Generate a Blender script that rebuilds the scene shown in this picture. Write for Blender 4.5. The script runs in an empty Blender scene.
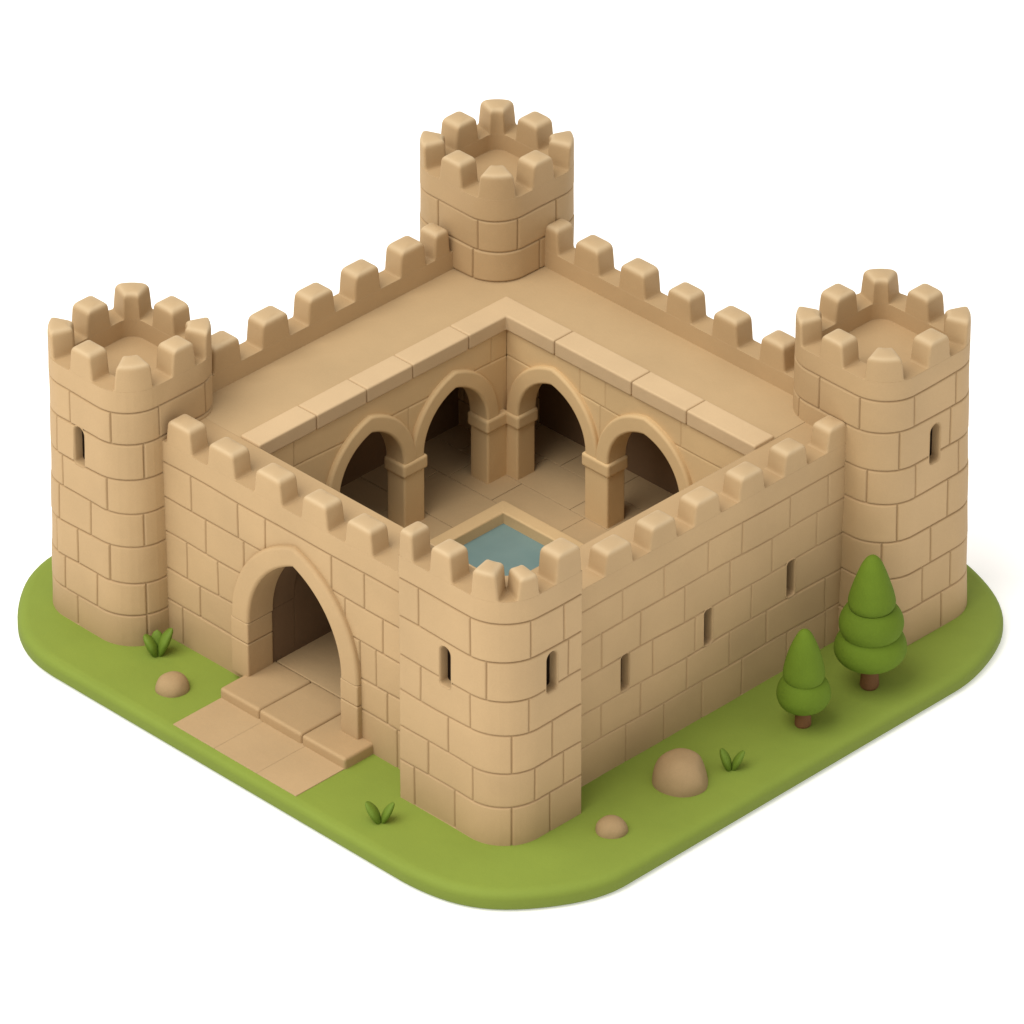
import bpy, bmesh, math, random
import numpy as np
from mathutils import Vector, Matrix
random.seed(7)
S = bpy.context.scene
COL = S.collection
PI = math.pi

# ------------------------------------------------------------------ materials
def nt(name):
    m = bpy.data.materials.new(name); m.use_nodes = True
    t = m.node_tree; t.nodes.clear()
    out = t.nodes.new('ShaderNodeOutputMaterial'); b = t.nodes.new('ShaderNodeBsdfPrincipled')
    t.links.new(b.outputs[0], out.inputs[0])
    return m, t, b

def clay(name, col, var=0.10, rough=0.72, bevel=0.012, bump=0.25, scale=5.0, mortar_or_shade=None, spec=0.25, grain=70.0, coat=0.0, edge_highlight=0.0):
    m, t, b = nt(name); N = t.nodes.new; L = t.links.new
    geo = N('ShaderNodeNewGeometry')
    n1 = N('ShaderNodeTexNoise'); n1.inputs['Scale'].default_value = scale * .25; n1.inputs['Detail'].default_value = 5
    n2 = N('ShaderNodeTexNoise'); n2.inputs['Scale'].default_value = grain; n2.inputs['Detail'].default_value = 3
    n3 = N('ShaderNodeTexNoise'); n3.inputs['Scale'].default_value = scale * 1.3; n3.inputs['Detail'].default_value = 4
    for n in (n1, n2, n3): L(geo.outputs['Position'], n.inputs['Vector'])
    add = N('ShaderNodeMath'); add.operation = 'MULTIPLY_ADD'
    L(n2.outputs['Fac'], add.inputs[0]); add.inputs[1].default_value = .35; L(n1.outputs['Fac'], add.inputs[2])
    tone = N('ShaderNodeAttribute'); tone.attribute_name = 'tone'
    add2 = N('ShaderNodeMath'); add2.operation = 'ADD'; L(add.outputs[0], add2.inputs[0]); L(tone.outputs['Fac'], add2.inputs[1])
    mr = N('ShaderNodeMapRange'); L(add2.outputs[0], mr.inputs['Value'])
    mr.inputs['From Min'].default_value = .35; mr.inputs['From Max'].default_value = 1.0
    mr.inputs['To Min'].default_value = 1 - var; mr.inputs['To Max'].default_value = 1 + var
    mul = N('ShaderNodeVectorMath'); mul.operation = 'SCALE'
    mul.inputs[0].default_value = col; L(mr.outputs[0], mul.inputs['Scale'])
    last = mul.outputs[0]
    if mortar_or_shade:
        at = N('ShaderNodeAttribute'); at.attribute_name = 'mortar_or_shade'
        mx = N('ShaderNodeMix'); mx.data_type = 'RGBA'
        L(at.outputs['Fac'], mx.inputs['Factor']); L(last, mx.inputs['A'])
        mx.inputs['B'].default_value = (*mortar_or_shade, 1); last = mx.outputs['Result']
    if edge_highlight:  # painted highlight, mixed in where the edge attribute is set
        ea = N('ShaderNodeAttribute'); ea.attribute_name = 'edge'
        pm = N('ShaderNodeMath'); pm.operation = 'MULTIPLY'; L(ea.outputs['Fac'], pm.inputs[0]); pm.inputs[1].default_value = edge_highlight
        wm = N('ShaderNodeMix'); wm.data_type = 'RGBA'; L(pm.outputs[0], wm.inputs['Factor']); L(last, wm.inputs['A'])
        wm.inputs['B'].default_value = (.62, .49, .315, 1); last = wm.outputs['Result']
    L(last, b.inputs['Base Color'])
    b.inputs['Roughness'].default_value = rough
    b.inputs['Specular IOR Level'].default_value = spec
    if coat: b.inputs['Coat Weight'].default_value = coat; b.inputs['Coat Roughness'].default_value = .35
    bu = N('ShaderNodeBump'); bu.inputs['Strength'].default_value = bump; bu.inputs['Distance'].default_value = .02
    hs = N('ShaderNodeMath'); hs.operation = 'MULTIPLY_ADD'
    L(n2.outputs['Fac'], hs.inputs[0]); hs.inputs[1].default_value = .12; L(n3.outputs['Fac'], hs.inputs[2])
    L(hs.outputs[0], bu.inputs['Height'])
    if bevel:
        bv = N('ShaderNodeBevel'); bv.samples = 4; bv.inputs['Radius'].default_value = bevel
        L(bv.outputs[0], bu.inputs['Normal'])
    L(bu.outputs[0], b.inputs['Normal'])
    return m

SAND = (.430, .294, .154)
M = {}
M['stone'] = clay('sandstone', SAND, .09, .7, .010, .22, 5, mortar_or_shade=(.25, .15, .07), edge_highlight=.48)
M['stone_pale'] = clay('courtyard_sandstone', (.60, .425, .222), .08, .72, .010, .22, 5, mortar_or_shade=(.30, .185, .09))
M['stone_fine'] = clay('sandstone_floor', (.452, .317, .170), .08, .78, .010, .22, 5)
M['coping'] = clay('pale_sandstone', (.55, .398, .232), .08, .66, .014, .2, 5)
M['path'] = clay('path_sandstone', (.445, .312, .170), .08, .8, .01, .2, 5)
M['stone_shade'] = clay('shade_painted_sandstone', (.16, .098, .052), .12, .85, .01, .2, 5)  # darker copy of the sandstone, interior shade put into its colour
M['slit_dark'] = clay('slit_shadow_stone', (.035, .020, .010), .1, .9, 0, .2, 5)  # near-black colour paints the darkness inside the slits
M['rock'] = clay('rock_clay', (.335, .23, .118), .14, .8, 0, .35, 8)
M['lawn'] = clay('lawn_clay', (.206, .274, .040), .07, .75, 0, .18, 6, mortar_or_shade=(.128, .170, .020))
M['tree'] = clay('tree_clay', (.106, .166, .015), .14, .8, 0, .3, 9, spec=.1)
M['trunk'] = clay('trunk_clay', (.17, .076, .030), .2, .7, 0, .4, 14)
M['tuft'] = clay('tuft_clay', (.12, .19, .018), .14, .65, 0, .25, 14)
def water_mat():
    m, t, b = nt('pool_water'); N = t.nodes.new; L = t.links.new
    geo = N('ShaderNodeNewGeometry')
    n = N('ShaderNodeTexNoise'); n.inputs['Scale'].default_value = 3.5; n.inputs['Detail'].default_value = 4
    L(geo.outputs['Position'], n.inputs['Vector'])
    cr = N('ShaderNodeMix'); cr.data_type = 'RGBA'; L(n.outputs['Fac'], cr.inputs['Factor'])
    cr.inputs['A'].default_value = (.145, .235, .235, 1); cr.inputs['B'].default_value = (.19, .29, .285, 1)
    L(cr.outputs['Result'], b.inputs['Base Color'])
    b.inputs['Roughness'].default_value = .22; b.inputs['Specular IOR Level'].default_value = .4
    bu = N('ShaderNodeBump'); bu.inputs['Strength'].default_value = .08; bu.inputs['Distance'].default_value = .05
    L(n.outputs['Fac'], bu.inputs['Height']); L(bu.outputs[0], b.inputs['Normal'])
    return m
M['water'] = water_mat()
def white_mat():
    m, t, b = nt('white_backdrop'); N = t.nodes.new; L = t.links.new
    n = N('ShaderNodeTexNoise'); n.inputs['Scale'].default_value = .5
    cr = N('ShaderNodeMix'); cr.data_type = 'RGBA'; L(n.outputs['Fac'], cr.inputs['Factor'])
    cr.inputs['A'].default_value = (.92, .92, .915, 1); cr.inputs['B'].default_value = (.93, .93, .93, 1)
    L(cr.outputs['Result'], b.inputs['Base Color']); b.inputs['Roughness'].default_value = .9
    b.inputs['Specular IOR Level'].default_value = 0
    b.inputs['Emission Color'].default_value = (1, 1, 1, 1); b.inputs['Emission Strength'].default_value = .3  # faint glow added to lift the shadows on the backdrop
    return m
M['white'] = white_mat()

# ------------------------------------------------------------------ object helpers
def finish(me, angle=50):
    me.polygons.foreach_set('use_smooth', [True] * len(me.polygons))
    me.set_sharp_from_angle(angle=math.radians(angle))

def link(name, me, mat, parent=None, angle=50, weighted=True):
    if not me.materials: me.materials.append(M[mat])
    finish(me, angle)
    o = bpy.data.objects.new(name, me); COL.objects.link(o)
    if parent: o.parent = parent
    if weighted:
        w = o.modifiers.new('wn', 'WEIGHTED_NORMAL'); w.keep_sharp = True; w.weight = 80
    return o

def empty(name, loc=(0, 0, 0)):
    o = bpy.data.objects.new(name, None); COL.objects.link(o); o.location = loc; o.empty_display_size = .1
    return o

def tag(o, label=None, cat=None, group=None, kind=None):
    for k, v in (('label', label), ('category', cat), ('group', group), ('kind', kind)):
        if v: o[k] = v
    return o

def mesh(name, V, F):
    me = bpy.data.meshes.new(name); me.from_pydata([tuple(v) for v in V], [], F); me.validate(); return me

def to_mesh(name, bm):
    bmesh.ops.recalc_face_normals(bm, faces=bm.faces)
    me = bpy.data.meshes.new(name); bm.to_mesh(me); bm.free(); return me

def add_box(bm, x0, x1, y0, y1, z0, z1, bev=.02, seg=3, jit=0.0):
    b2 = bmesh.new()
    bmesh.ops.create_cube(b2, size=1)
    for v in b2.verts:
        v.co = Vector(((x0 + x1) / 2 + v.co.x * (x1 - x0), (y0 + y1) / 2 + v.co.y * (y1 - y0), (z0 + z1) / 2 + v.co.z * (z1 - z0)))
        if jit: v.co += Vector([random.uniform(-jit, jit) for _ in range(3)])
    if bev: bmesh.ops.bevel(b2, geom=list(b2.edges), offset=bev, segments=seg, profile=.6, affect='EDGES')
    me = bpy.data.meshes.new('t'); b2.to_mesh(me); b2.free(); bm.from_mesh(me); bpy.data.meshes.remove(me)

def add_prism(bm, pts, z0, z1, bev=.02, seg=3):
    b2 = bmesh.new()
    lo = [b2.verts.new((x, y, z0)) for x, y in pts]; hi = [b2.verts.new((x, y, z1)) for x, y in pts]
    n = len(pts)
    b2.faces.new(lo[::-1]); b2.faces.new(hi)
    for i in range(n): b2.faces.new((lo[i], lo[(i + 1) % n], hi[(i + 1) % n], hi[i]))
    bmesh.ops.recalc_face_normals(b2, faces=b2.faces)
    if bev: bmesh.ops.bevel(b2, geom=list(b2.edges), offset=bev, segments=seg, profile=.6, affect='EDGES')
    me = bpy.data.meshes.new('t'); b2.to_mesh(me); b2.free(); bm.from_mesh(me); bpy.data.meshes.remove(me)

def volume(me):
    bm = bmesh.new(); bm.from_mesh(me); v = bm.calc_volume(); bm.free(); return v

def cut_once(me, cutter, solver='EXACT'):
    o = bpy.data.objects.new('cut_body', me); k = bpy.data.objects.new('cut_tool', cutter)
    COL.objects.link(o); COL.objects.link(k)
    md = o.modifiers.new('b', 'BOOLEAN'); md.operation = 'DIFFERENCE'; md.object = k; md.solver = solver
    dg = bpy.context.evaluated_depsgraph_get(); dg.update()
    r = bpy.data.meshes.new_from_object(o.evaluated_get(dg), depsgraph=dg)
    bpy.data.objects.remove(o); bpy.data.objects.remove(k)
    return r

def boolean(me, cutters):
    """subtract cutter meshes one after another; a cut that removes too much is tried again a hair to the side"""
    for c in cutters:
        v0 = volume(me); vc = abs(volume(c))
        for t in range(8):
            r = cut_once(me, c, 'EXACT' if t < 4 else 'FAST'); v1 = volume(r)
            if max(v0 - vc * 1.02 - 1e-4, .3 * v0) <= v1 < v0: break
            for v in c.vertices: v.co += Vector((.0007, .0006, .0004 + .0002 * t))
        else: print('BOOLEAN PROBLEM', me.name, v0, vc, v1)
        me = r
    return me

# ------------------------------------------------------------------ paths in plan (position + outward normal by arc length)
class Line:
    closed = False
    def __init__(s, a, b):
        s.a = np.array(a, float); s.b = np.array(b, float); s.L = np.linalg.norm(s.b - s.a); s.d = (s.b - s.a) / s.L
        s.n = np.array((s.d[1], -s.d[0])); s.lo, s.hi = 0, s.L; s.curves = []
    def ev(s, t): return s.a + s.d * t, s.n

class RoundSquare:
    closed = True
    def __init__(s, cx, cy, h, r):
        s.c = np.array((cx, cy)); s.h, s.r = h, r; s.fl = 2 * (h - r); s.arc = PI * r / 2; s.L = 4 * (s.fl + s.arc)
        s.lo, s.hi = -s.L / 2, s.L / 2
        s.curves = []
        for k in range(-2, 3):
            m = k * (s.fl + s.arc); s.curves += [m + s.arc * f for f in np.linspace(-.5, .5, 13)]
    def ev(s, t):
        t = (t + s.arc / 2) % s.L; k = min(int(t // (s.arc + s.fl)), 3); t -= k * (s.arc + s.fl)
        h, r = s.h, s.r
        if t < s.arc:
            a = PI + t / r; n = np.array((math.cos(a), math.sin(a))); p = np.array((-(h - r), -(h - r))) + r * n
        else:
            n = np.array((0., -1.)); p = np.array((-(h - r) + t - s.arc, -h))
        q = k * PI / 2; R = np.array(((math.cos(q), -math.sin(q)), (math.sin(q), math.cos(q))))
        return s.c + R @ p, R @ n

class Corner:
    """open path: down one face, round an outer corner, along the next face; s = 0 at the corner's apex"""
    closed = False
    def __init__(s, X, Y, r, yend, xend):
        s.X, s.Y, s.r = X, Y, r; s.arc = PI * r / 2; s.lo = -(s.arc / 2 + (yend - (Y + r))); s.hi = s.arc / 2 + (xend - (X + r)); s.L = s.hi - s.lo
        s.curves = [s.arc * f for f in np.linspace(-.5, .5, 15)]
    def at_y(s, y): return -(s.arc / 2 + y - (s.Y + s.r))
    def at_x(s, x): return s.arc / 2 + x - (s.X + s.r)
    def ev(s, t):
        if t < -s.arc / 2: return np.array((s.X, s.Y + s.r - (t + s.arc / 2))), np.array((-1., 0.))
        if t > s.arc / 2: return np.array((s.X + s.r + t - s.arc / 2, s.Y)), np.array((0., -1.))
        a = 1.25 * PI + t / s.r; n = np.array((math.cos(a), math.sin(a)))
        return np.array((s.X + s.r, s.Y + s.r)) + s.r * n, n

GW = .0155
OFF = [-GW * 1.9, -GW, -GW * .62, -GW * .3, 0, GW * .3, GW * .62, GW, GW * 1.9]
def gprof(t):
    t = min(abs(t) / GW, 1.0)
    return .5 * (1 + math.cos(PI * t)) ** 1.0

def dedupe(vals, eps):
    vals = sorted(vals); o = [vals[0]]
    for v in vals[1:]:
        if v - o[-1] > eps: o.append(v)
    return o

def masonry(path, z0, z1, lines, joints, thick, floor=None, depth=.017, batter=0.0, seed=1, wav=.010, step=.09, gain=.5):
    """closed solid whose outer face carries engraved ashlar courses; joints[k] = arc-lengths of the upright joints of course k"""
    rnd = random.Random(seed)
    lo, hi = path.lo, path.hi
    sv = list(np.arange(lo, hi, step)) + [hi] + [c for c in path.curves if lo <= c <= hi]
    for js in joints:
        for j in js:
            sv += [j + d for d in OFF if lo < j + d < hi]
    sv = dedupe(sv, .0035)
    if path.closed and hi - sv[-1] < .004: sv.pop()
    if not path.closed: sv[-1] = hi; sv[0] = lo
    zz = [z0, z1, z1 - .03]
    for l in lines:
        zz += [l + d for d in OFF if z0 < l + d < z1]
    for a, b in zip(lines[:-1], lines[1:]):
        zz += [a + (b - a) * f for f in (.33, .66)]
    zz = dedupe([z for z in zz if z0 <= z <= z1], .0035); zz[-1] = z1
    ph = [(rnd.uniform(0, 6), rnd.uniform(0, 6)) for _ in lines]
    tones = {}
    V = []; A = []; T = []; ns = len(sv)
    for z in zz:
        ci = None
        for k in range(len(lines) - 1):
            if lines[k] <= z < lines[k + 1]: ci = k
        li = int(np.argmin([abs(z - l) for l in lines]))
        for s in sv:
            g = gprof(z - lines[li]) if 0 < li or lines[0] > z0 + .05 else 0.0
            br = 0.; bt = 0.
            if ci is not None and ci < len(joints):
                js = sorted(joints[ci]); idx = sum(1 for j in js if j <= s)
                if path.closed and idx == len(js): idx = 0
                key = (ci, idx)
                if key not in tones: tones[key] = (rnd.uniform(-.003, .003), rnd.uniform(-.09, .09))
                br, bt = tones[key]
                for j in js: g = max(g, gprof(s - j) * .92)
            w = math.sin(s * 2.3 + ph[li][0]) * .6 + math.sin(s * 5.1 + ph[li][1]) * .4
            fade = max(0, 1 - abs(z - lines[li]) / .15)
            if abs(z - z1) < .05 or abs(z - z0) < .01: fade = 0
            p, n = path.ev(s)
            bd = batter * (1 - z / z1) ** 1.5 if batter else 0
            lump = .004 * math.sin(s * 4.1 + z * 3 + seed) * math.sin(z * 5.3 - s * 1.7 + seed * 2)
            if z > z1 - .04: lump = 0; br = 0
            d = bd - depth * g + br * (1 - g) + lump
            q = p + n * d
            V.append((q[0], q[1], z + wav * w * fade)); A.append(g); T.append(bt)
    F = []; m = len(zz); wrap = path.closed
    for i in range(m - 1):
        for j in range(ns if wrap else ns - 1):
            k = (j + 1) % ns
            F.append((i * ns + j, i * ns + k, (i + 1) * ns + k, (i + 1) * ns + j))
    top = (m - 1) * ns
    def ring(off, z):
        b = len(V)
        for s in sv:
            p, n = path.ev(s); q = p - n * off; V.append((q[0], q[1], z)); A.append(0); T.append(0)
        return b
    def strip(a, b):
        for j in range(ns if wrap else ns - 1):
            k = (j + 1) % ns; F.append((a + j, a + k, b + k, b + j))
    if wrap:                                   # tower: ring on top, sunk floor, solid below
        r1 = ring(thick, z1); strip(top, r1)
        r2 = ring(thick, floor); strip(r1, r2)
        F.append(tuple(r2 + j for j in range(ns)))
        F.append(tuple(j for j in range(ns))[::-1])
    else:
        r1 = ring(thick, z1); strip(top, r1)
        r2 = ring(thick, z0); strip(r1, r2); strip(r2, 0)
        F.append(tuple(i * ns for i in range(m)) + (r1, r2))
        F.append((tuple(i * ns + ns - 1 for i in range(m)) + (r1 + ns - 1, r2 + ns - 1))[::-1])
    me = mesh('masonry', V, F)
    a = me.attributes.new('mortar_or_shade', 'FLOAT', 'POINT'); a.data.foreach_set('value', [x * gain for x in A])
    a = me.attributes.new('tone', 'FLOAT', 'POINT'); a.data.foreach_set('value', T)
    bm = bmesh.new(); bm.from_mesh(me); bmesh.ops.recalc_face_normals(bm, faces=bm.faces); bm.to_mesh(me); bm.free()
    me.materials.append(M['stone'])
    return me

def merlon(path, s0, a, thick, z0, H, parent, blend=0.0, d0=0.0, lean=.03, zoff=0, ends=(1, 1), inner_flare=0.0):
    """one battlement tooth: rounded block that flares at its foot and domes at its top, bent along the wall's path"""
    k = min(1, a / .15); nc = path.ev(s0)[1]
    def inw(n_):
        m_ = n_ * (1 - blend) + nc * blend; return m_ / np.linalg.norm(m_)
    lv = [(0, -.024, 0), (.008, -.013, 0), (.020, -.005, 0), (.05, -.001, 0), (.09, .002, 0), (H * .55, .009 * k, 0), (H - .075, .015 * k, 0), (H - .05, .018 * k, .001),
          (H - .030, .026 * k, .003), (H - .014, .039 * k, .008), (H - .003, .056 * k, .016), (H + .004, .076 * k, .028)]
    u_, w_ = a - .076 * k, thick / 2 - .028
    lv += [(H + .010, a - u_ * .72, thick / 2 - w_ * .72), (H + .014, a - u_ * .40, thick / 2 - w_ * .40), (H + .016, a - u_ * .12, thick / 2 - w_ * .12)]
    V = []; F = []; NC = 4; rc = .026
    for z, du, dv in lv:
        fe = -inner_flare * max(0, (-du) / .045) if du < 0 else 0
        ua = -(a - du) if ends[0] or du > 0 else -a; ub = (a - du) if ends[1] or du > 0 else a
        v0 = d0 + dv; v1 = d0 + thick - dv * (1.7 if dv < .04 else 1) - fe
        r = min(rc + dv * .5 if dv < .03 else 9, (ub - ua) * .42, (v1 - v0) * .42)
        for cu, cv, st in ((ub - r, v1 - r, 0), (ua + r, v1 - r, PI / 2), (ua + r, v0 + r, PI), (ub - r, v0 + r, 1.5 * PI)):
            for k in range(NC + 1):
                an = st + PI / 2 * k / NC
                u = cu + r * math.cos(an); v = cv + r * math.sin(an)
                p, n = path.ev(s0 + u); q = p - inw(n) * v
                V.append((q[0], q[1], z0 + z + zoff))
            if st == 0 or st == PI:            # extra points along the long sides so the block can follow a curve
                nxt = ua + r if st == 0 else ub - r; cur = cu
                vv = v1 if st == 0 else v0
                for f in (.2, .4, .6, .8):
                    u = cur + (nxt - cur) * f
                    p, n = path.ev(s0 + u); q = p - inw(n) * vv
                    V.append((q[0], q[1], z0 + z + zoff))
    n = len(V) // len(lv)
    for i in range(len(lv) - 1):
        for j in range(n):
            k = (j + 1) % n; F.append((i * n + j, i * n + k, (i + 1) * n + k, (i + 1) * n + j))
    F.append(tuple((len(lv) - 1) * n + j for j in range(n)))
    me = mesh('merlon', V, F)
    ew = [0] * (len(lv) - 8) + [.0, .35, .9, 1, .7, .5, .45, .45]          # highlight painted on the crown's edges and top
    at = me.attributes.new('edge', 'FLOAT', 'POINT'); at.data.foreach_set('value', [ew[i // n] for i in range(len(V))])
    bm = bmesh.new(); bm.from_mesh(me); bmesh.ops.recalc_face_normals(bm, faces=bm.faces)
    # open underside: make sure normals point outward
    top = max(bm.faces, key=lambda f: f.calc_center_median().z)
    if top.normal.z < 0: bmesh.ops.reverse_faces(bm, faces=bm.faces)
    bm.to_mesh(me); bm.free()
    return link('merlon', me, 'stone', parent, 60)

def slit_outline(w, h, arch=True):
    a = w / 2; pts = []
    if arch:
        ca = h / 2 - a
        for k in range(13): pts.append((a * math.cos(PI * k / 12), ca + a * math.sin(PI * k / 12)))
    else:
        r = .03
        for k in range(5): pts.append((a - r + r * math.cos(PI / 2 * k / 4), h / 2 - r + r * math.sin(PI / 2 * k / 4)))
        for k in range(5): pts.append((-a + r - r * math.sin(PI / 2 * k / 4), h / 2 - r + r * math.cos(PI / 2 * k / 4)))
    r = .03
    for k in range(5): pts.append((-a + r - r * math.cos(PI / 2 * k / 4), -h / 2 + r - r * math.sin(PI / 2 * k / 4)))
    for k in range(5): pts.append((a - r + r * math.sin(PI / 2 * k / 4), -h / 2 + r - r * math.cos(PI / 2 * k / 4)))
    return pts

def off_outline(pts, d):
    out = []; n = len(pts)
    for i in range(n):
        p0 = Vector(pts[i - 1]); p1 = Vector(pts[i]); p2 = Vector(pts[(i + 1) % n])
        t = (p2 - p0).normalized(); nn = Vector((t.y, -t.x)); out.append((p1.x + nn.x * d, p1.y + nn.y * d))
    return out

def slit(center, n, z, w, h, deep, arch=True):
    """returns (cutter mesh, lining mesh) for a window slit in a wall whose outward normal is n at center"""
    n = np.array(n, float); u = np.array((-n[1], n[0])); c = np.array(center, float)
    P = slit_outline(w, h, arch)
    def w3(p, d): q = c + u * p[0] - n * d; return (q[0], q[1], z + p[1])
    k = len(P)
    O = off_outline(P, .012)
    V = [w3(p, -.2) for p in O] + [w3(p, deep + .02) for p in O]
    F = [tuple(range(k))[::-1], tuple(range(k, 2 * k))] + [(i, (i + 1) % k, k + (i + 1) % k, k + i) for i in range(k)]
    cm = mesh('cutter', V, F)
    bm = bmesh.new(); bm.from_mesh(cm); bmesh.ops.recalc_face_normals(bm, faces=bm.faces); bm.to_mesh(cm); bm.free()
    loops = [(.020, .004), (.012, -.004), (.004, .004), (0, .02), (0, min(.10, deep * .5)), (0, deep)]
    V = []; F = []
    for o, d in loops: V += [w3(p, d) for p in off_outline(P, o)]
    for i in range(len(loops) - 1):
        for j in range(k): F.append((i * k + j, i * k + (j + 1) % k, (i + 1) * k + (j + 1) % k, (i + 1) * k + j))
    F.append(tuple((len(loops) - 1) * k + j for j in range(k)))
    lm = mesh('arrow_slit', V, F)
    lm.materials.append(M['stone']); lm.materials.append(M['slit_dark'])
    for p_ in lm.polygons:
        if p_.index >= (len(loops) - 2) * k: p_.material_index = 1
    return cm, lm

def arch_pts(a, rise, n=18):
    """pointed arch from (+a,0) over (0,rise) to (-a,0)"""
    c = (rise * rise - a * a) / (2 * a); R = a + c; th = math.atan2(rise, c)
    r = [(-c + R * math.cos(th * k / n), R * math.sin(th * k / n)) for k in range(n + 1)]
    return r + [(-x, y) for x, y in r[-2::-1]]

def archivolt(name, axis, cen, face, z, ai, ri, ao, ro, proud, back, parent, mat='stone', b=.022):
    """ring of a pointed arch; axis 'x' or 'y' = direction of the span, the ring's front faces the other axis' negative side"""
    I = arch_pts(ai, ri); O = arch_pts(ao, ro); V = []; F = []
    sec = [(0, back), (0, b * 1.0 - proud)] + [((b - b * math.cos(t)), b - b * math.sin(t) - proud) for t in (.4, .8, 1.2, PI / 2)]
    sec2 = [(x, d) for x, d in sec]
    m = 2 * len(sec)
    for (ix, iz), (ox, oz) in zip(I, O):
        L = math.hypot(ox - ix, oz - iz); ux, uz = (ox - ix) / L, (oz - iz) / L
        ring = [(ix + ux * x, iz + uz * x, d) for x, d in sec] + [(ox - ux * x, oz - uz * x, d) for x, d in sec2[::-1]]
        for x, zz, d in ring:
            V.append((cen + x, face + d, z + zz) if axis == 'x' else (face + d, cen + x, z + zz))
    N = len(I)
    for i in range(N - 1):
        for j in range(m):
            k = (j + 1) % m; F.append((i * m + j, i * m + k, (i + 1) * m + k, (i + 1) * m + j))
    F.append(tuple(range(m))); F.append(tuple((N - 1) * m + j for j in range(m))[::-1])
    me = mesh(name, V, F)
    bm = bmesh.new(); bm.from_mesh(me); return link(name, to_mesh(name, bm), mat, parent, 55)

def arch_cutter(axis, cen, d0, d1, zfloor, z, a, rise):
    P = [(a, zfloor - z)] + arch_pts(a, rise) + [(-a, zfloor - z)]
    V = []
    for d in (d0, d1):
        for x, zz in P: V.append((cen + x, d, z + zz) if axis == 'x' else (d, cen + x, z + zz))
    k = len(P)
    F = [tuple(range(k)), tuple(range(k, 2 * k))[::-1]] + [(i, (i + 1) % k, k + (i + 1) % k, k + i) for i in range(k)]
    cm = mesh('cutter', V, F)
    bm = bmesh.new(); bm.from_mesh(cm); bmesh.ops.recalc_face_normals(bm, faces=bm.faces); bm.to_mesh(cm); bm.free()
    return cm

def bond(path, n, seed, w=.62):
    """plain running bond for faces the photograph does not show"""
    r = random.Random(seed); out = []
    for k in range(n):
        s = path.lo + w * (.35 if k % 2 else .8); js = []
        while s < path.hi - .12: js.append(s); s += w * r.uniform(.8, 1.2)
        out.append(js)
    return out

# ================================================================== setting
bm = bmesh.new(); bmesh.ops.create_grid(bm, x_segments=2, y_segments=2, size=150)
for v in bm.verts: v.co.z = -.218
g = link('ground', to_mesh('ground', bm), 'white', weighted=False); tag(g, kind='structure')

def lawn():
    x0, x1, y0, y1, r = -5.07, 2.60, -5.125, 2.74, 1.56
    prof = [(.30, 0.0), (.12, 0.0), (.082, -.003), (.050, -.013), (.026, -.030), (.008, -.054), (0, -.082), (.0, -.15), (.012, -.18), (.035, -.205), (.07, -.216)]
    V = []; F = []
    K = 22
    for ins, z in prof:
        for cx, cy, st in ((x1 - r, y1 - r, 0), (x0 + r, y1 - r, .5 * PI), (x0 + r, y0 + r, PI), (x1 - r, y0 + r, 1.5 * PI)):
            for k in range(K + 1):
                a = st + PI / 2 * k / K; wob = .012 * math.sin(a * 7 + 1) * (1 if z < 0 else .6)
                V.append((cx + (r - ins + wob) * math.cos(a), cy + (r - ins + wob) * math.sin(a), z))
    n = 4 * (K + 1)
    for i in range(len(prof) - 1):
        for j in range(n):
            k = (j + 1) % n; F.append((i * n + j, (i + 1) * n + j, (i + 1) * n + k, i * n + k))
    F.append(tuple(range(n))); F.append(tuple((len(prof) - 1) * n + j for j in range(n))[::-1])
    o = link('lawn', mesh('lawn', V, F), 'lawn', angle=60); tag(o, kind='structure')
    at = o.data.attributes.new('mortar_or_shade', 'FLOAT', 'POINT')
    w_ = [0, 0, 0, .06, .2, .45, .65, .72, .75, .75, .75]  # darkens the lawn's sides, shade put into the colour
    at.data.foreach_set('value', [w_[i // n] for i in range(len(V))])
lawn()
bm = bmesh.new()
for y0, y1 in ((-2.06, -1.5203), (-1.5197, -.9303), (-.9297, -.35)):
    add_box(bm, -4.965, -4.2, y0, y1, -.06, .008, .0035, 2)
tag(link('path', to_mesh('path', bm), 'path'), kind='structure')

# ================================================================== castle
castle = empty('castle', (0, 0, 0))
tag(castle, 'sandstone castle with four crenellated corner towers, arched gate and open courtyard', 'castle')
WALK = 2.26

# ---- corner towers
def tower(cx, cy, W, r, zc, lines, joints, slits, seed, batter, floor, H=.30, thick=.24, nudge=(0, 0, 0)):
    h = r + (W - r) / 2 ** .5
    path = RoundSquare(cx, cy, h, r)
    me = masonry(path, -.02, zc, lines, joints, thick, floor, batter=batter, seed=seed)
    cuts = []; lin = []
    for s, z in slits:
        p, n = path.ev(s); c, l = slit(p + n * batter * (1 - z / zc) ** 1.5, n, z, .135, .43, .42); cuts.append(c); lin.append(l)
    if cuts: me = boolean(me, cuts)
    t = link('corner_tower', me, 'stone', castle)
    for l in lin: link('arrow_slit', l, 'stone', t)
    side = path.fl + path.arc
    for k in range(4):
        merlon(path, k * side + (nudge[0] if k == 0 else 0), .20, thick, zc, H, t)
        merlon(path, (k + .5) * side + (nudge[1] if k == 0 else nudge[2] if k == 3 else 0), .155, thick, zc, H, t)
    return t, path

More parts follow.
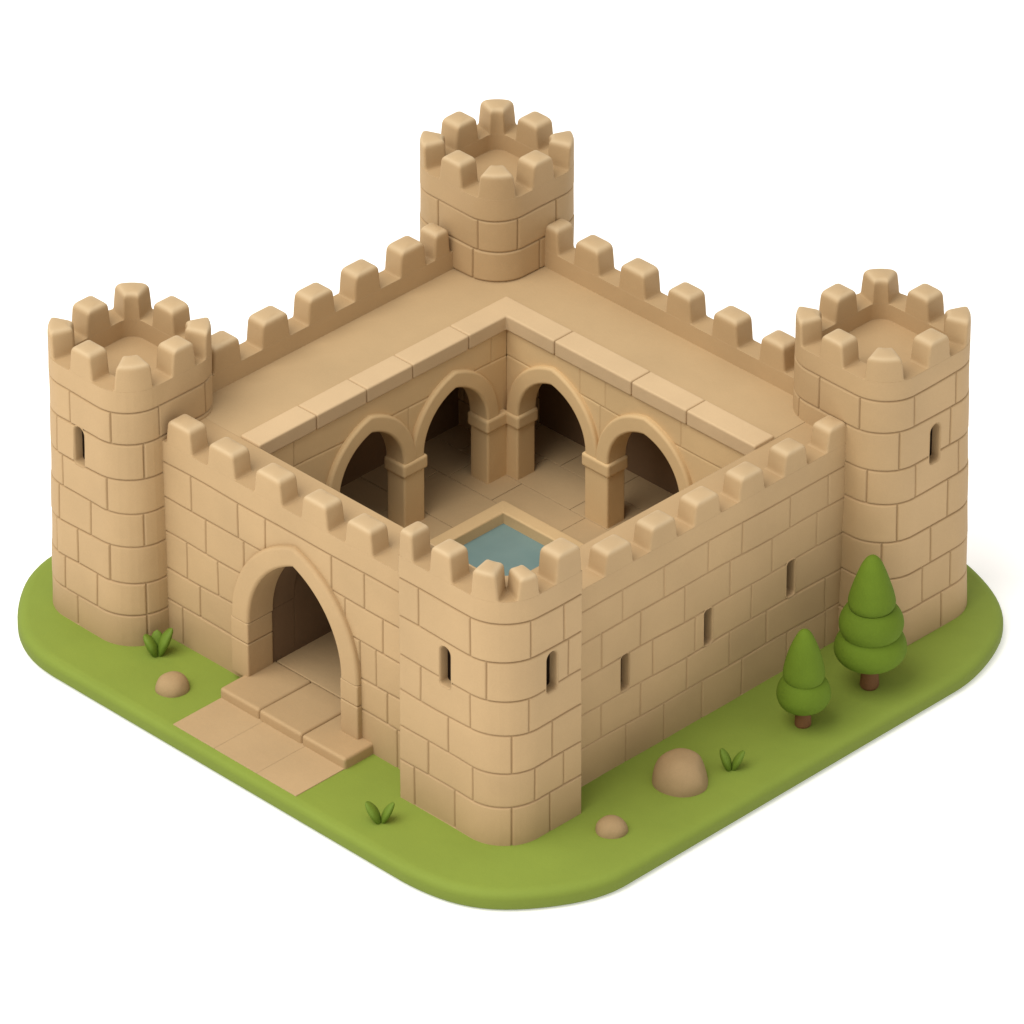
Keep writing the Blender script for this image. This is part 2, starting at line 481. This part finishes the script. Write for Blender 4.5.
LT = [0, .353, .718, 1.129, 1.517, 1.893, 2.30, 2.66]
JT = [[-.67, .13], [-.84, -.38, .13], [-.96, -.65, -.21], [-.91, -.46, .13], [-.23], [-.93, .15], [-.73, -.17, .34]]
def more(js, L):      # carry the bond on round the faces turned away from the photograph
    js = list(js); s = max(js) + .62
    while s < L / 2 - .1: js.append(s); s += .6
    s = min(js) - .62
    while s > -L / 2 + .1: js.append(s); s -= .6
    return js
JT2 = [more(j, 4.77) for j in JT]
t_left, p_left = tower(-3.725, 1.495, .79, .40, 2.90, LT, JT2, [(-.60, 2.09)], 11, .042, 2.70, .285, .24, (.075, .09, .03))
RT = [0, .403, .823, 1.24, 1.667, 2.046, 2.479, 2.843]
JR = [[.18, .74], [-.1, .47, .87], [.0, .58], [.14, .82], [-.16, .35], [.15, .84], [-.79, -.26, .32, .91]]
t_right, p_right = tower(1.40, -3.66, .845, .40, 3.06, RT, [more(j, 5.03) for j in JR], [(.62, 2.165)], 23, .055, 2.88, .262, .24, (-.02, .03, -.02))
BT = [0, .37, .75, 1.13, 1.5, 1.88, 2.26, 2.61, 2.966]
JB = [[-.4, .3], [-.7, -.1, .5], [-.4, .2], [-.6, .0, .6], [-.3, .3], [-.6, .1], [-.26, .52], [-.75, -.2, .22, .75]]
t_back, p_back = tower(.926, 1.137, .767, .38, 3.215, BT, [more(j, 4.57) for j in JB], [], 37, 0, 3.03, .275, .24)

FT = [0, .44, .826, 1.245, 1.64, 2.075, 2.50]
pf = Corner(-4.27, -4.17, .45, -2.77, -3.245)
JL = [[-2.96, -3.5], [-3.15, -3.74], [-3.42], [-3.05, -3.71], [-3.9], [-3.03, -3.72]]
JRR = [[-4.11, -3.66], [-3.86, -3.48], [-3.63], [-3.93], [-3.42], [-3.91, -3.48]]
JF = [[pf.at_y(y) for y in a] + [pf.at_x(x) for x in b] for a, b in zip(JL, JRR)]
JF[0][2] = .07; JF[2] = [pf.at_y(-3.42), .07, pf.at_x(-3.63)]
me = masonry(pf, -.02, 2.755, FT, JF, .34, seed=5)
c1, l1 = slit((-4.27, -3.385), (-1, 0), 1.79, .135, .44, .27)
c2, l2 = slit((-3.64, -4.17), (0, -1), 1.81, .135, .44, .27)
me = boolean(me, [c1, c2])
t_front = link('corner_tower', me, 'stone', castle)
link('arrow_slit', l1, 'stone', t_front); link('arrow_slit', l2, 'stone', t_front)
bm = bmesh.new()
add_prism(bm, [(-3.94, -3.60), (-3.94, -3.84), (-3.68, -3.84)], 2.2, 2.751, 0)
link('parapet_corner', to_mesh('parapet_corner', bm), 'stone', t_front)
for s, a, e in ((pf.at_y(-2.865), .093, (0, 1)), (pf.at_y(-3.325), .145, (1, 1)), (pf.at_y(-3.87), .142, (1, 1)), (pf.at_x(-3.925), .118, (1, 1)), (pf.at_x(-3.415), .168, (1, 0))):
    merlon(pf, s, a, .25, 2.755, .235 if a == .118 else .30, t_front, .55, ends=e, inner_flare=.04)

# ---- curtain walls
def wall(a, b, zc, lines, joints, thick, mer, H, seed, cutters=(), mdepth=None, fl=0, gain=.5, depth=.017):
    path = Line(a, b)
    me = masonry(path, -.02, zc, lines, joints(path) if callable(joints) else joints, thick, seed=seed, gain=gain, depth=depth)
    if cutters: me = boolean(me, list(cutters))
    w = link('curtain_wall', me, 'stone', castle)
    for m0, m1 in mer:
        merlon(path, (m0 + m1) / 2, abs(m1 - m0) / 2, mdepth or thick, zc, H, w, inner_flare=fl)
    return w
WL = [0, .445, .81, 1.22, 1.62, 2.02]
FX, FY = -3.95, -3.87
# front-left wall runs from the left tower towards the front tower: s = 1.2 - y
sy = lambda y: 1.2 - y
J = [[.59, -.25, -1.85, -2.4], [.33, -.2, -1.9, -2.27], [.51, .07, -1.9, -2.12], [.23, -.3, -1.7, -2.22], [.43, -.23, -.61, -1.52, -1.97]]
GC, GA = -1.04, .64
gz = .735
cut = arch_cutter('y', GC, -4.3, -3.2, .06, gz, GA + .19, 1.12)
w_fl = wall((FX, 1.2), (FX, -3.85), WALK, WL, [[sy(y) for y in j] for j in J], .57,
            [(sy(a), sy(b)) for a, b in ((.763, .41), (.186, -.192), (-.467, -.841), (-1.115, -1.472), (-1.716, -2.083))], .268, 3, [cut], .235, .04)
WR = [0, .43, .818, 1.23, 1.637, 2.0]
sx = lambda x: x + 3.38
J = [[-2.33, -1.81, -1.28, -.73, -.1, .45], [-2.67, -2.13, -1.5, -.91, -.39, .43], [-1.97, -1.39, -.61], [-2.67, -2.14, -1.54, -.91, -.33, .3], [-2.39, -1.82, -1.22, -.75, -.09, .45]]
cs = []; ls = []
for x, z in ((-2.35, 1.04), (-1.21, 1.02), (-.06, 1.04)):
    c, l = slit((x, FY), (0, -1), z, .105, .40, .2, False); cs.append(c); ls.append(l)
w_fr = wall((-3.38, FY), (1.2, FY), WALK - .006, WR, [[sx(x) for x in j] for j in J], .54,
            [(sx(a), sx(b)) for a, b in ((-2.627, -2.251), (-2.02, -1.655), (-1.42, -1.061), (-.80, -.45), (-.181, .144), (.42, .715))], .245, 8, cs, .235, .04, .3, .013)
for l in ls: link('arrow_slit', l, 'stone', w_fr)
# rear walls with their parapets (outer faces look away from the photograph)
PC = WALK + .195
BX, BY = 1.18, 1.335
p = Line((1.0, BY), (-3.9, BY))
w_bl = wall((1.0, BY), (-3.9, BY), PC, WL, bond(p, 5, 4), .235,
            [(1.0 - b, 1.0 - a) for a, b in ((-2.992, -2.622), (-2.342, -1.968), (-1.712, -1.353), (-1.083, -.73), (-.454, -.10), (.019, .235))], .285, 15)
p = Line((BX, -3.9), (BX, 1.0))
w_br = wall((BX, -3.9), (BX, 1.0), PC, WL, bond(p, 5, 9), .235,
            [(a + 3.9, b + 3.9) for a, b in ((.30, .505), (-.265, .083), (-.90, -.542), (-1.528, -1.19), (-2.16, -1.812), (-2.79, -2.454))], .285, 16)

# ---- roof walk over the rear rooms, coping round the courtyard
CX, CY = -.02, .058          # inner edge of the coping
bm = bmesh.new()
add_prism(bm, [(-3.379, CY + .04), (CX + .04, CY + .04), (CX + .04, -3.329), (BX - .22, -3.329), (BX - .22, BY - .22), (-3.379, BY - .22)], WALK - .14, WALK - .004, 0)
walk = link('walkway', to_mesh('walkway', bm), 'stone_fine', castle)
cz0, cz1, cw = WALK - .145, WALK + .028, .275
bm = bmesh.new(); gp = .004
xs = [-3.378, -2.609, -1.934, -1.308, -.537]
for a, b in zip(xs[:-1], xs[1:]): add_box(bm, a + gp, b - gp, CY, CY + cw, cz0, cz1, .022, 3, .002)
ys = [-3.328, -2.403, -1.659, -.60]
for a, b in zip(ys[:-1], ys[1:]): add_box(bm, CX, CX + cw, a + gp, b - gp, cz0, cz1, .022, 3, .002)
add_prism(bm, [(-.537 + gp, CY), (CX, CY), (CX, -.60 + gp), (CX + cw, -.60 + gp), (CX + cw, CY + cw), (-.537 + gp, CY + cw)], cz0, cz1, .022)
link('coping', to_mesh('coping', bm), 'coping', castle)

# ---- courtyard floor (tiles)
ZF = .45
bm = bmesh.new()
r = random.Random(4)
x = -3.35
PX0, PX1, PY0, PY1 = -2.25, -.47, -2.13, -.35          # outer edge of the pool's rim
cols = [-3.37, -2.82, PX0 + .01, -1.70, -1.1, PX1 - .01, -.05, .45, .93]
for i, (a, b) in enumerate(zip(cols[:-1], cols[1:])):
    runs = [(-3.32, 1.09)]
    if a >= PX0 and b <= PX1: runs = [(-3.32, PY0 + .01), (PY1 - .01, 1.09)]
    elif b < -1.8: runs = [(-3.32, -1.95), (-.10, 1.09)]      # leaves room for the gate passage
    for y, yend in runs:
        while y < yend - .01:
            y2 = min(y + r.uniform(.6, .95), yend)
            if yend - y2 < .25: y2 = yend
            add_box(bm, a + .002, b - .002, y + .002, y2 - .002, ZF - .2, ZF + r.uniform(-.002, .002), .006, 2)
            y = y2
link('courtyard_floor', to_mesh('courtyard_floor', bm), 'stone_fine', castle)

# ---- arcaded courtyard walls
def arcade(axis, face, ends, arches, pillars, seed, lines, joints):
    """wall face at face (outward = negative side), arches [(centre, half width)], pillars [(from, to)]"""
    a, b = ends
    path = Line((a, face), (b, face)) if axis == 'x' else Line((face, b), (face, a))
    conv = (lambda v: v - a) if axis == 'x' else (lambda v: b - v)
    me = masonry(path, ZF - .1, cz0 - .002, lines, [[conv(v) for v in j] for j in joints], .17, seed=seed, depth=.008, wav=.012, gain=.22)
    zs = 1.20
    me = boolean(me, [arch_cutter(axis, c, face - .3, face + .5, ZF - .3, zs, h + .012, .582) for c, h in arches])
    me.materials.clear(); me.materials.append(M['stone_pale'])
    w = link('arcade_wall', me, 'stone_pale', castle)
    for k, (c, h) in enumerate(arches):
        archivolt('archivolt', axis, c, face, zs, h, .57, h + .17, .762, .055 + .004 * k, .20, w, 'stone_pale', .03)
    for u0, u1, lipa, lipb in pillars:
        def bx(bm, g, z0, z1, f0, f1, bev):
            q0, q1 = u0 - g * lipa, u1 + g * lipb
            if axis == 'x': add_box(bm, q0, q1, f0, f1, z0, z1, bev)
            else: add_box(bm, f0, f1, q0, q1, z0, z1, bev)
        bm = bmesh.new(); bx(bm, 0, ZF - .05, zs - .145, face - .052, face + .20, .024); link('pillar', to_mesh('pillar', bm), 'stone_pale', w)
        bm = bmesh.new(); bx(bm, .028, zs - .15, zs + .004, face - .076, face + .222, .034); link('impost', to_mesh('impost', bm), 'stone_pale', w)
    return w
arcade('x', CY + .03, (-3.37, CX + .03), [(-.74, .437), (-1.897, .438)], [(-.303, CX + .0, 1, 0), (-1.459, -1.177, 1, 1), (-2.63, -2.335, 1, 1)], 41,
       [ZF - .1, 1.80, 2.3], [[-1.345], [-2.9, -.2]])
arcade('y', CX + .03, (-3.32, CY + .03), [(-.585, .465), (-1.86, .49)], [(-.12, CY + .0, 1, 0), (-1.37, -1.05, 1, 1), (-2.67, -2.35, 1, 1)], 43,
       [ZF - .1, 1.80, 2.3], [[-1.21], [-.93, -1.28, -2.31]])

# ---- gatehouse
gate = archivolt('gate_arch', 'y', GC, FX, gz, GA, .95, GA + .24, 1.172, .06, .28, castle, b=.038)
for s in (-1, 1):
    y0, y1 = sorted((GC + s * GA, GC + s * (GA + .24)))
    for z0, z1 in ((.08, .49), (.494, gz - .004)):
        bm = bmesh.new(); add_box(bm, FX - .06, FX + .28, y0, y1, z0, z1, .02); link('jamb_stone', to_mesh('jamb_stone', bm), 'stone', gate)
bm = bmesh.new()
for y0, y1 in ((-2.07, -1.474), (-1.466, -.884), (-.876, -.33)):
    add_box(bm, -4.33, -3.62, y0, y1, -.05, .118, .035, 4, .003)
link('doorstep', to_mesh('doorstep', bm), 'stone', castle)
bm = bmesh.new()
add_box(bm, -3.615, -2.3, GC - .86, GC + .86, -.1, .112, .01)
pas = link('gate_passage', to_mesh('gate_passage', bm), 'stone_fine', castle)
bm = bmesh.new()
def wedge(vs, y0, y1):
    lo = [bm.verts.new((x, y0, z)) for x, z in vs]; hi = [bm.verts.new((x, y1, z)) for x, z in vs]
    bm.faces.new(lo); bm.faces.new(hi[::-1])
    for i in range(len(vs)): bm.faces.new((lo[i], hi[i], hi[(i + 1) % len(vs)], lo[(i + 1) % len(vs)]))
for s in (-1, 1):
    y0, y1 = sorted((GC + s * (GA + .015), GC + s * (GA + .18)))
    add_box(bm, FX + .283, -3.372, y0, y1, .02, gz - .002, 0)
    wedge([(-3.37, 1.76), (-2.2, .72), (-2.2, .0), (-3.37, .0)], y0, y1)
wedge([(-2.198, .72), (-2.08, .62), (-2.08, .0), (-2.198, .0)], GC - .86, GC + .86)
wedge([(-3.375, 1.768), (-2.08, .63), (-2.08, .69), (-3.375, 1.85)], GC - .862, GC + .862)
link('passage_wall', to_mesh('passage_wall', bm), 'stone_shade', pas)  # passage walls carry the gloom in their colour
archivolt('passage_vault', 'y', GC, FX + .283, gz, GA + .015, .965, GA + .18, 1.11, 0, .30, pas, 'stone_shade', .004)
# dark slabs added behind the arcades, painting the rooms' shade
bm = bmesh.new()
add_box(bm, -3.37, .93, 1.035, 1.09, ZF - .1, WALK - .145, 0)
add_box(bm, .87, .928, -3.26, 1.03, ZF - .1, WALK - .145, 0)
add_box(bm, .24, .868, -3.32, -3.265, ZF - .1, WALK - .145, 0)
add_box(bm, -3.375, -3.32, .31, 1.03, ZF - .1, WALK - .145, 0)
link('chamber_shade_lining', to_mesh('chamber_shade_lining', bm), 'stone_shade', castle)

# ================================================================== pool
pool = empty('pool', (-1.35, -1.23, ZF))
tag(pool, 'square stone pool of still blue water in the castle courtyard', 'pool')
def plocal(bm):
    for v in bm.verts: v.co -= Vector((-1.35, -1.23, ZF))
    return bm
bm = bmesh.new(); zr = ZF + .075; px0, px1, py0, py1, rw = PX0, PX1, PY0, PY1, .165
def frame(x0, x1, y0, y1, w):
    o = [(x0, y0), (x1, y0), (x1, y1), (x0, y1)]; i = [(x0 + w, y0 + w), (x1 - w, y0 + w), (x1 - w, y1 - w), (x0 + w, y1 - w)]
    vo = [[bm.verts.new((x, y, z)) for x, y in o] for z in (ZF - .3, zr)]; vi = [[bm.verts.new((x, y, z)) for x, y in i] for z in (ZF - .3, zr)]
    for k in range(4):
        m = (k + 1) % 4
        bm.faces.new((vo[0][k], vo[0][m], vo[1][m], vo[1][k])); bm.faces.new((vi[0][m], vi[0][k], vi[1][k], vi[1][m]))
        bm.faces.new((vo[1][k], vo[1][m], vi[1][m], vi[1][k])); bm.faces.new((vo[0][m], vo[0][k], vi[0][k], vi[0][m]))
frame(px0, px1, py0, py1, rw)
bmesh.ops.recalc_face_normals(bm, faces=bm.faces)
bmesh.ops.bevel(bm, geom=[e for e in bm.edges if all(v.co.z > ZF for v in e.verts)], offset=.02, segments=3, profile=.6, affect='EDGES')
link('pool_rim', to_mesh('pool_rim', plocal(bm)), 'stone_pale', pool)
bm = bmesh.new(); add_box(bm, px0 + rw - .01, px1 - rw + .01, py0 + rw - .01, py1 - rw + .01, ZF - .25, zr - .13, 0)
link('water', to_mesh('water', plocal(bm)), 'water', pool)

# ================================================================== trees, rocks, tufts
def lathe(name, prof, mat, parent, n=40, lump=0.0, seed=0, smooth=True):
    V = []; F = []
    for r_, z in prof:
        for k in range(n):
            a = 2 * PI * k / n
            rr = r_ * (1 + lump * (math.sin(2 * a + seed + z * 2) * .6 + math.sin(3 * a + seed * 2 - z * 5) * .4))
            V.append((rr * math.cos(a), rr * math.sin(a), z))
    for i in range(len(prof) - 1):
        for k in range(n): F.append((i * n + k, i * n + (k + 1) % n, (i + 1) * n + (k + 1) % n, (i + 1) * n + k))
    F.append(tuple(range(n))[::-1]); F.append(tuple((len(prof) - 1) * n + k for k in range(n)))
    return link(name, mesh(name, V, F), mat, parent, 75)

def spline(pts, m=5):
    """Catmull-Rom through profile points"""
    P = [pts[0]] + list(pts) + [pts[-1]]; out = []
    for i in range(1, len(P) - 2):
        for k in range(m):
            t = k / m; q = []
            for c in (0, 1):
                a, b, d, e = P[i - 1][c], P[i][c], P[i + 1][c], P[i + 2][c]
                q.append(.5 * (2 * b + (d - a) * t + (2 * a - 5 * b + 4 * d - e) * t * t + (3 * b - a - 3 * d + e) * t ** 3))
            out.append((max(q[0], .002), q[1]))
    return out + [pts[-1]]

def tree(loc, tiers, trunk, label, seed):
    t = empty('conifer_tree', loc); tag(t, label, 'tree', 'toy conifers beside the right wall')
    lathe('trunk', spline([(trunk[0] * .75, -.015), (trunk[0] * 1.0, .012), (trunk[0] * 1.02, .05), (trunk[0] * .94, .14), (trunk[0] * .95, trunk[1])], 4), 'trunk', t, 24, .03, seed)
    prof = []
    for k, tr in enumerate(tiers): prof += [(r_ * .972, z_) for r_, z_ in spline(tr, 6)]
    lathe('crown', prof, 'tree', t, 48, .018, seed).data.set_sharp_from_angle(angle=PI)
tree((.26, -4.64, 0), [
    [(.06, .265), (.17, .275), (.29, .325), (.355, .41), (.362, .49), (.335, .57), (.290, .625)],
    [(.283, .628), (.302, .655), (.322, .72), (.315, .80), (.275, .88), (.222, .93)],
    [(.214, .925), (.231, .955), (.236, 1.005), (.212, 1.11), (.167, 1.25), (.117, 1.385), (.075, 1.465), (.036, 1.503), (.004, 1.512)]],
    (.093, .32), 'larger three-tiered green conifer beside the right corner tower', 1.0)
tree((-.68, -4.64, 0), [
    [(.05, .19), (.13, .20), (.22, .25), (.265, .335), (.262, .42), (.235, .49), (.198, .535)],
    [(.190, .538), (.203, .57), (.206, .63), (.186, .74), (.150, .87), (.107, .98), (.066, 1.062), (.03, 1.096), (.004, 1.103)]],
    (.078, .25), 'smaller two-tiered green conifer in front of the right wall', 2.6)

def rock(loc, r_, h, label, seed, ridge=.0):
    rn = random.Random(seed); V = []; F = []; n, m = 36, 16
    ph = [rn.uniform(0, 6) for _ in range(6)]
    for i in range(m):
        t = -.25 + (PI / 2 + .25) * i / m
        for k in range(n):
            a = 2 * PI * k / n
            q = 1 + .03 * math.sin(2 * a + ph[0]) + .02 * math.sin(3 * a + ph[1] + t * 2) + .012 * math.sin(5 * a + ph[2] - t * 3)
            ca = max(math.cos(t), 0) ** .85
            x, y, z = r_ * ca * q * math.cos(a), r_ * ca * q * math.sin(a), h * math.sin(t)
            V.append((x, y, z))
    V.append((0, 0, h)); top = len(V) - 1
    for i in range(m - 1):
        for k in range(n): F.append((i * n + k, i * n + (k + 1) % n, (i + 1) * n + (k + 1) % n, (i + 1) * n + k))
    for k in range(n): F.append(((m - 1) * n + k, (m - 1) * n + (k + 1) % n, top))
    F.append(tuple(range(n))[::-1])
    if ridge:        # a soft chipped facet on the side turned to the right wall's lawn
        nn = Vector((.62, -.70, .30)).normalized(); lim = r_ * .80
        for i, v in enumerate(V):
            d = Vector(v).dot(nn)
            if d > lim: V[i] = tuple(Vector(v) - nn * (d - lim) * ridge)
    o = link('rock', mesh('rock', V, F), 'rock', None, 60); o.location = loc
    tag(o, label, 'rock', 'round rocks on the lawn')
rock((-2.18, -4.46, 0), .285, .30, 'largest domed brown rock on the lawn below the right wall', 2, .55)
rock((-3.24, -4.57, 0), .152, .135, 'small brown rock on the lawn right of the front corner tower', 5)
rock((-4.54, .11, 0), .168, .155, 'rounded brown rock left of the gate doorstep', 8)

def tuft(loc, blades, label):
    V = []; F = []
    for ang, tilt, L, w, bend in blades:
        b0 = len(V); N, K = 12, 12
        d = Vector((math.cos(ang), math.sin(ang), 0)); side = Vector((-d.y, d.x, 0))
        for i in range(N + 1):
            t = i / N; th = tilt * (.55 + bend * t)
            c = d * (.018 + L * t * math.sin(th)) + Vector((0, 0, -.01 + L * t * math.cos(th)))
            ww = w * (.55 + .45 * math.sin(min(t * 1.7, 1) * PI / 2)) * max(1 - t ** 3.2, 0) ** .6 + .002
            nrm = Vector((math.cos(th) * d.x, math.cos(th) * d.y, -math.sin(th)))
            for k in range(K):
                a = 2 * PI * k / K; V.append(tuple(c + side * ww * math.cos(a) + nrm * ww * .55 * math.sin(a)))
        for i in range(N):
            for k in range(K): F.append((b0 + i * K + k, b0 + i * K + (k + 1) % K, b0 + (i + 1) * K + (k + 1) % K, b0 + (i + 1) * K + k))
        F.append(tuple(b0 + N * K + k for k in range(K))); F.append(tuple(b0 + k for k in range(K))[::-1])
    me = mesh('grass_tuft', V, F)
    o = link('grass_tuft', me, 'tuft', None, 70); o.location = loc; tag(o, label, 'grass tuft', 'small grass tufts on the lawn')
RT_ = -PI / 4; LF_ = 3 * PI / 4; BK = PI / 4
tuft((-4.24, .65, 0), [(LF_ + .1, .40, .26, .105, .5), (RT_ + .1, .50, .33, .098, .3), (BK, .2, .25, .075, .6)], 'bushiest grass tuft at the foot of the left corner tower')
tuft((-4.68, -2.92, 0), [(LF_, .58, .26, .092, .3), (RT_, .62, .25, .074, .2)], 'two-bladed grass tuft between the doorstep and the front corner tower')
tuft((-1.70, -4.66, 0), [(LF_, .40, .25, .088, .3), (RT_, .62, .24, .072, .2)], 'two-bladed grass tuft right of the largest rock')

# ================================================================== light, world, camera
w = bpy.data.worlds.new('World'); S.world = w; w.use_nodes = True
bgn = w.node_tree.nodes['Background']; bgn.inputs[0].default_value = (1.0, .965, .91, 1); bgn.inputs[1].default_value = .78
def area(name, to, dist, size, power, col):
    l = bpy.data.lights.new(name, 'AREA'); l.size = size; l.energy = power; l.color = col; l.shape = 'DISK'
    o = bpy.data.objects.new(name, l); COL.objects.link(o)
    d = Vector(to).normalized(); o.location = d * dist + Vector((-1.5, -1.5, 0)); o.rotation_euler = (-d).to_track_quat('-Z', 'Y').to_euler()
    return o
area('key_lamp', (-.52, .06, .85), 60, 52, 32500, (1.0, .965, .91))

cam = bpy.data.cameras.new('camera'); co = bpy.data.objects.new('camera', cam); COL.objects.link(co)
th = math.radians(33); D = 85
fw = Vector((math.cos(th) / 2 ** .5, math.cos(th) / 2 ** .5, -math.sin(th)))
co.location = -fw * D; co.rotation_euler = fw.to_track_quat('-Z', 'Y').to_euler()
cam.sensor_width = 36; cam.lens = 8500 / 1024 * 36; cam.clip_end = 600; cam.clip_start = 1
S.camera = co
S.view_settings.view_transform = 'Standard'; S.view_settings.look = 'None'; S.view_settings.exposure = 0; S.view_settings.gamma = 1
S.cycles.max_bounces = 10; S.cycles.diffuse_bounces = 8
S.cycles.use_denoising = True
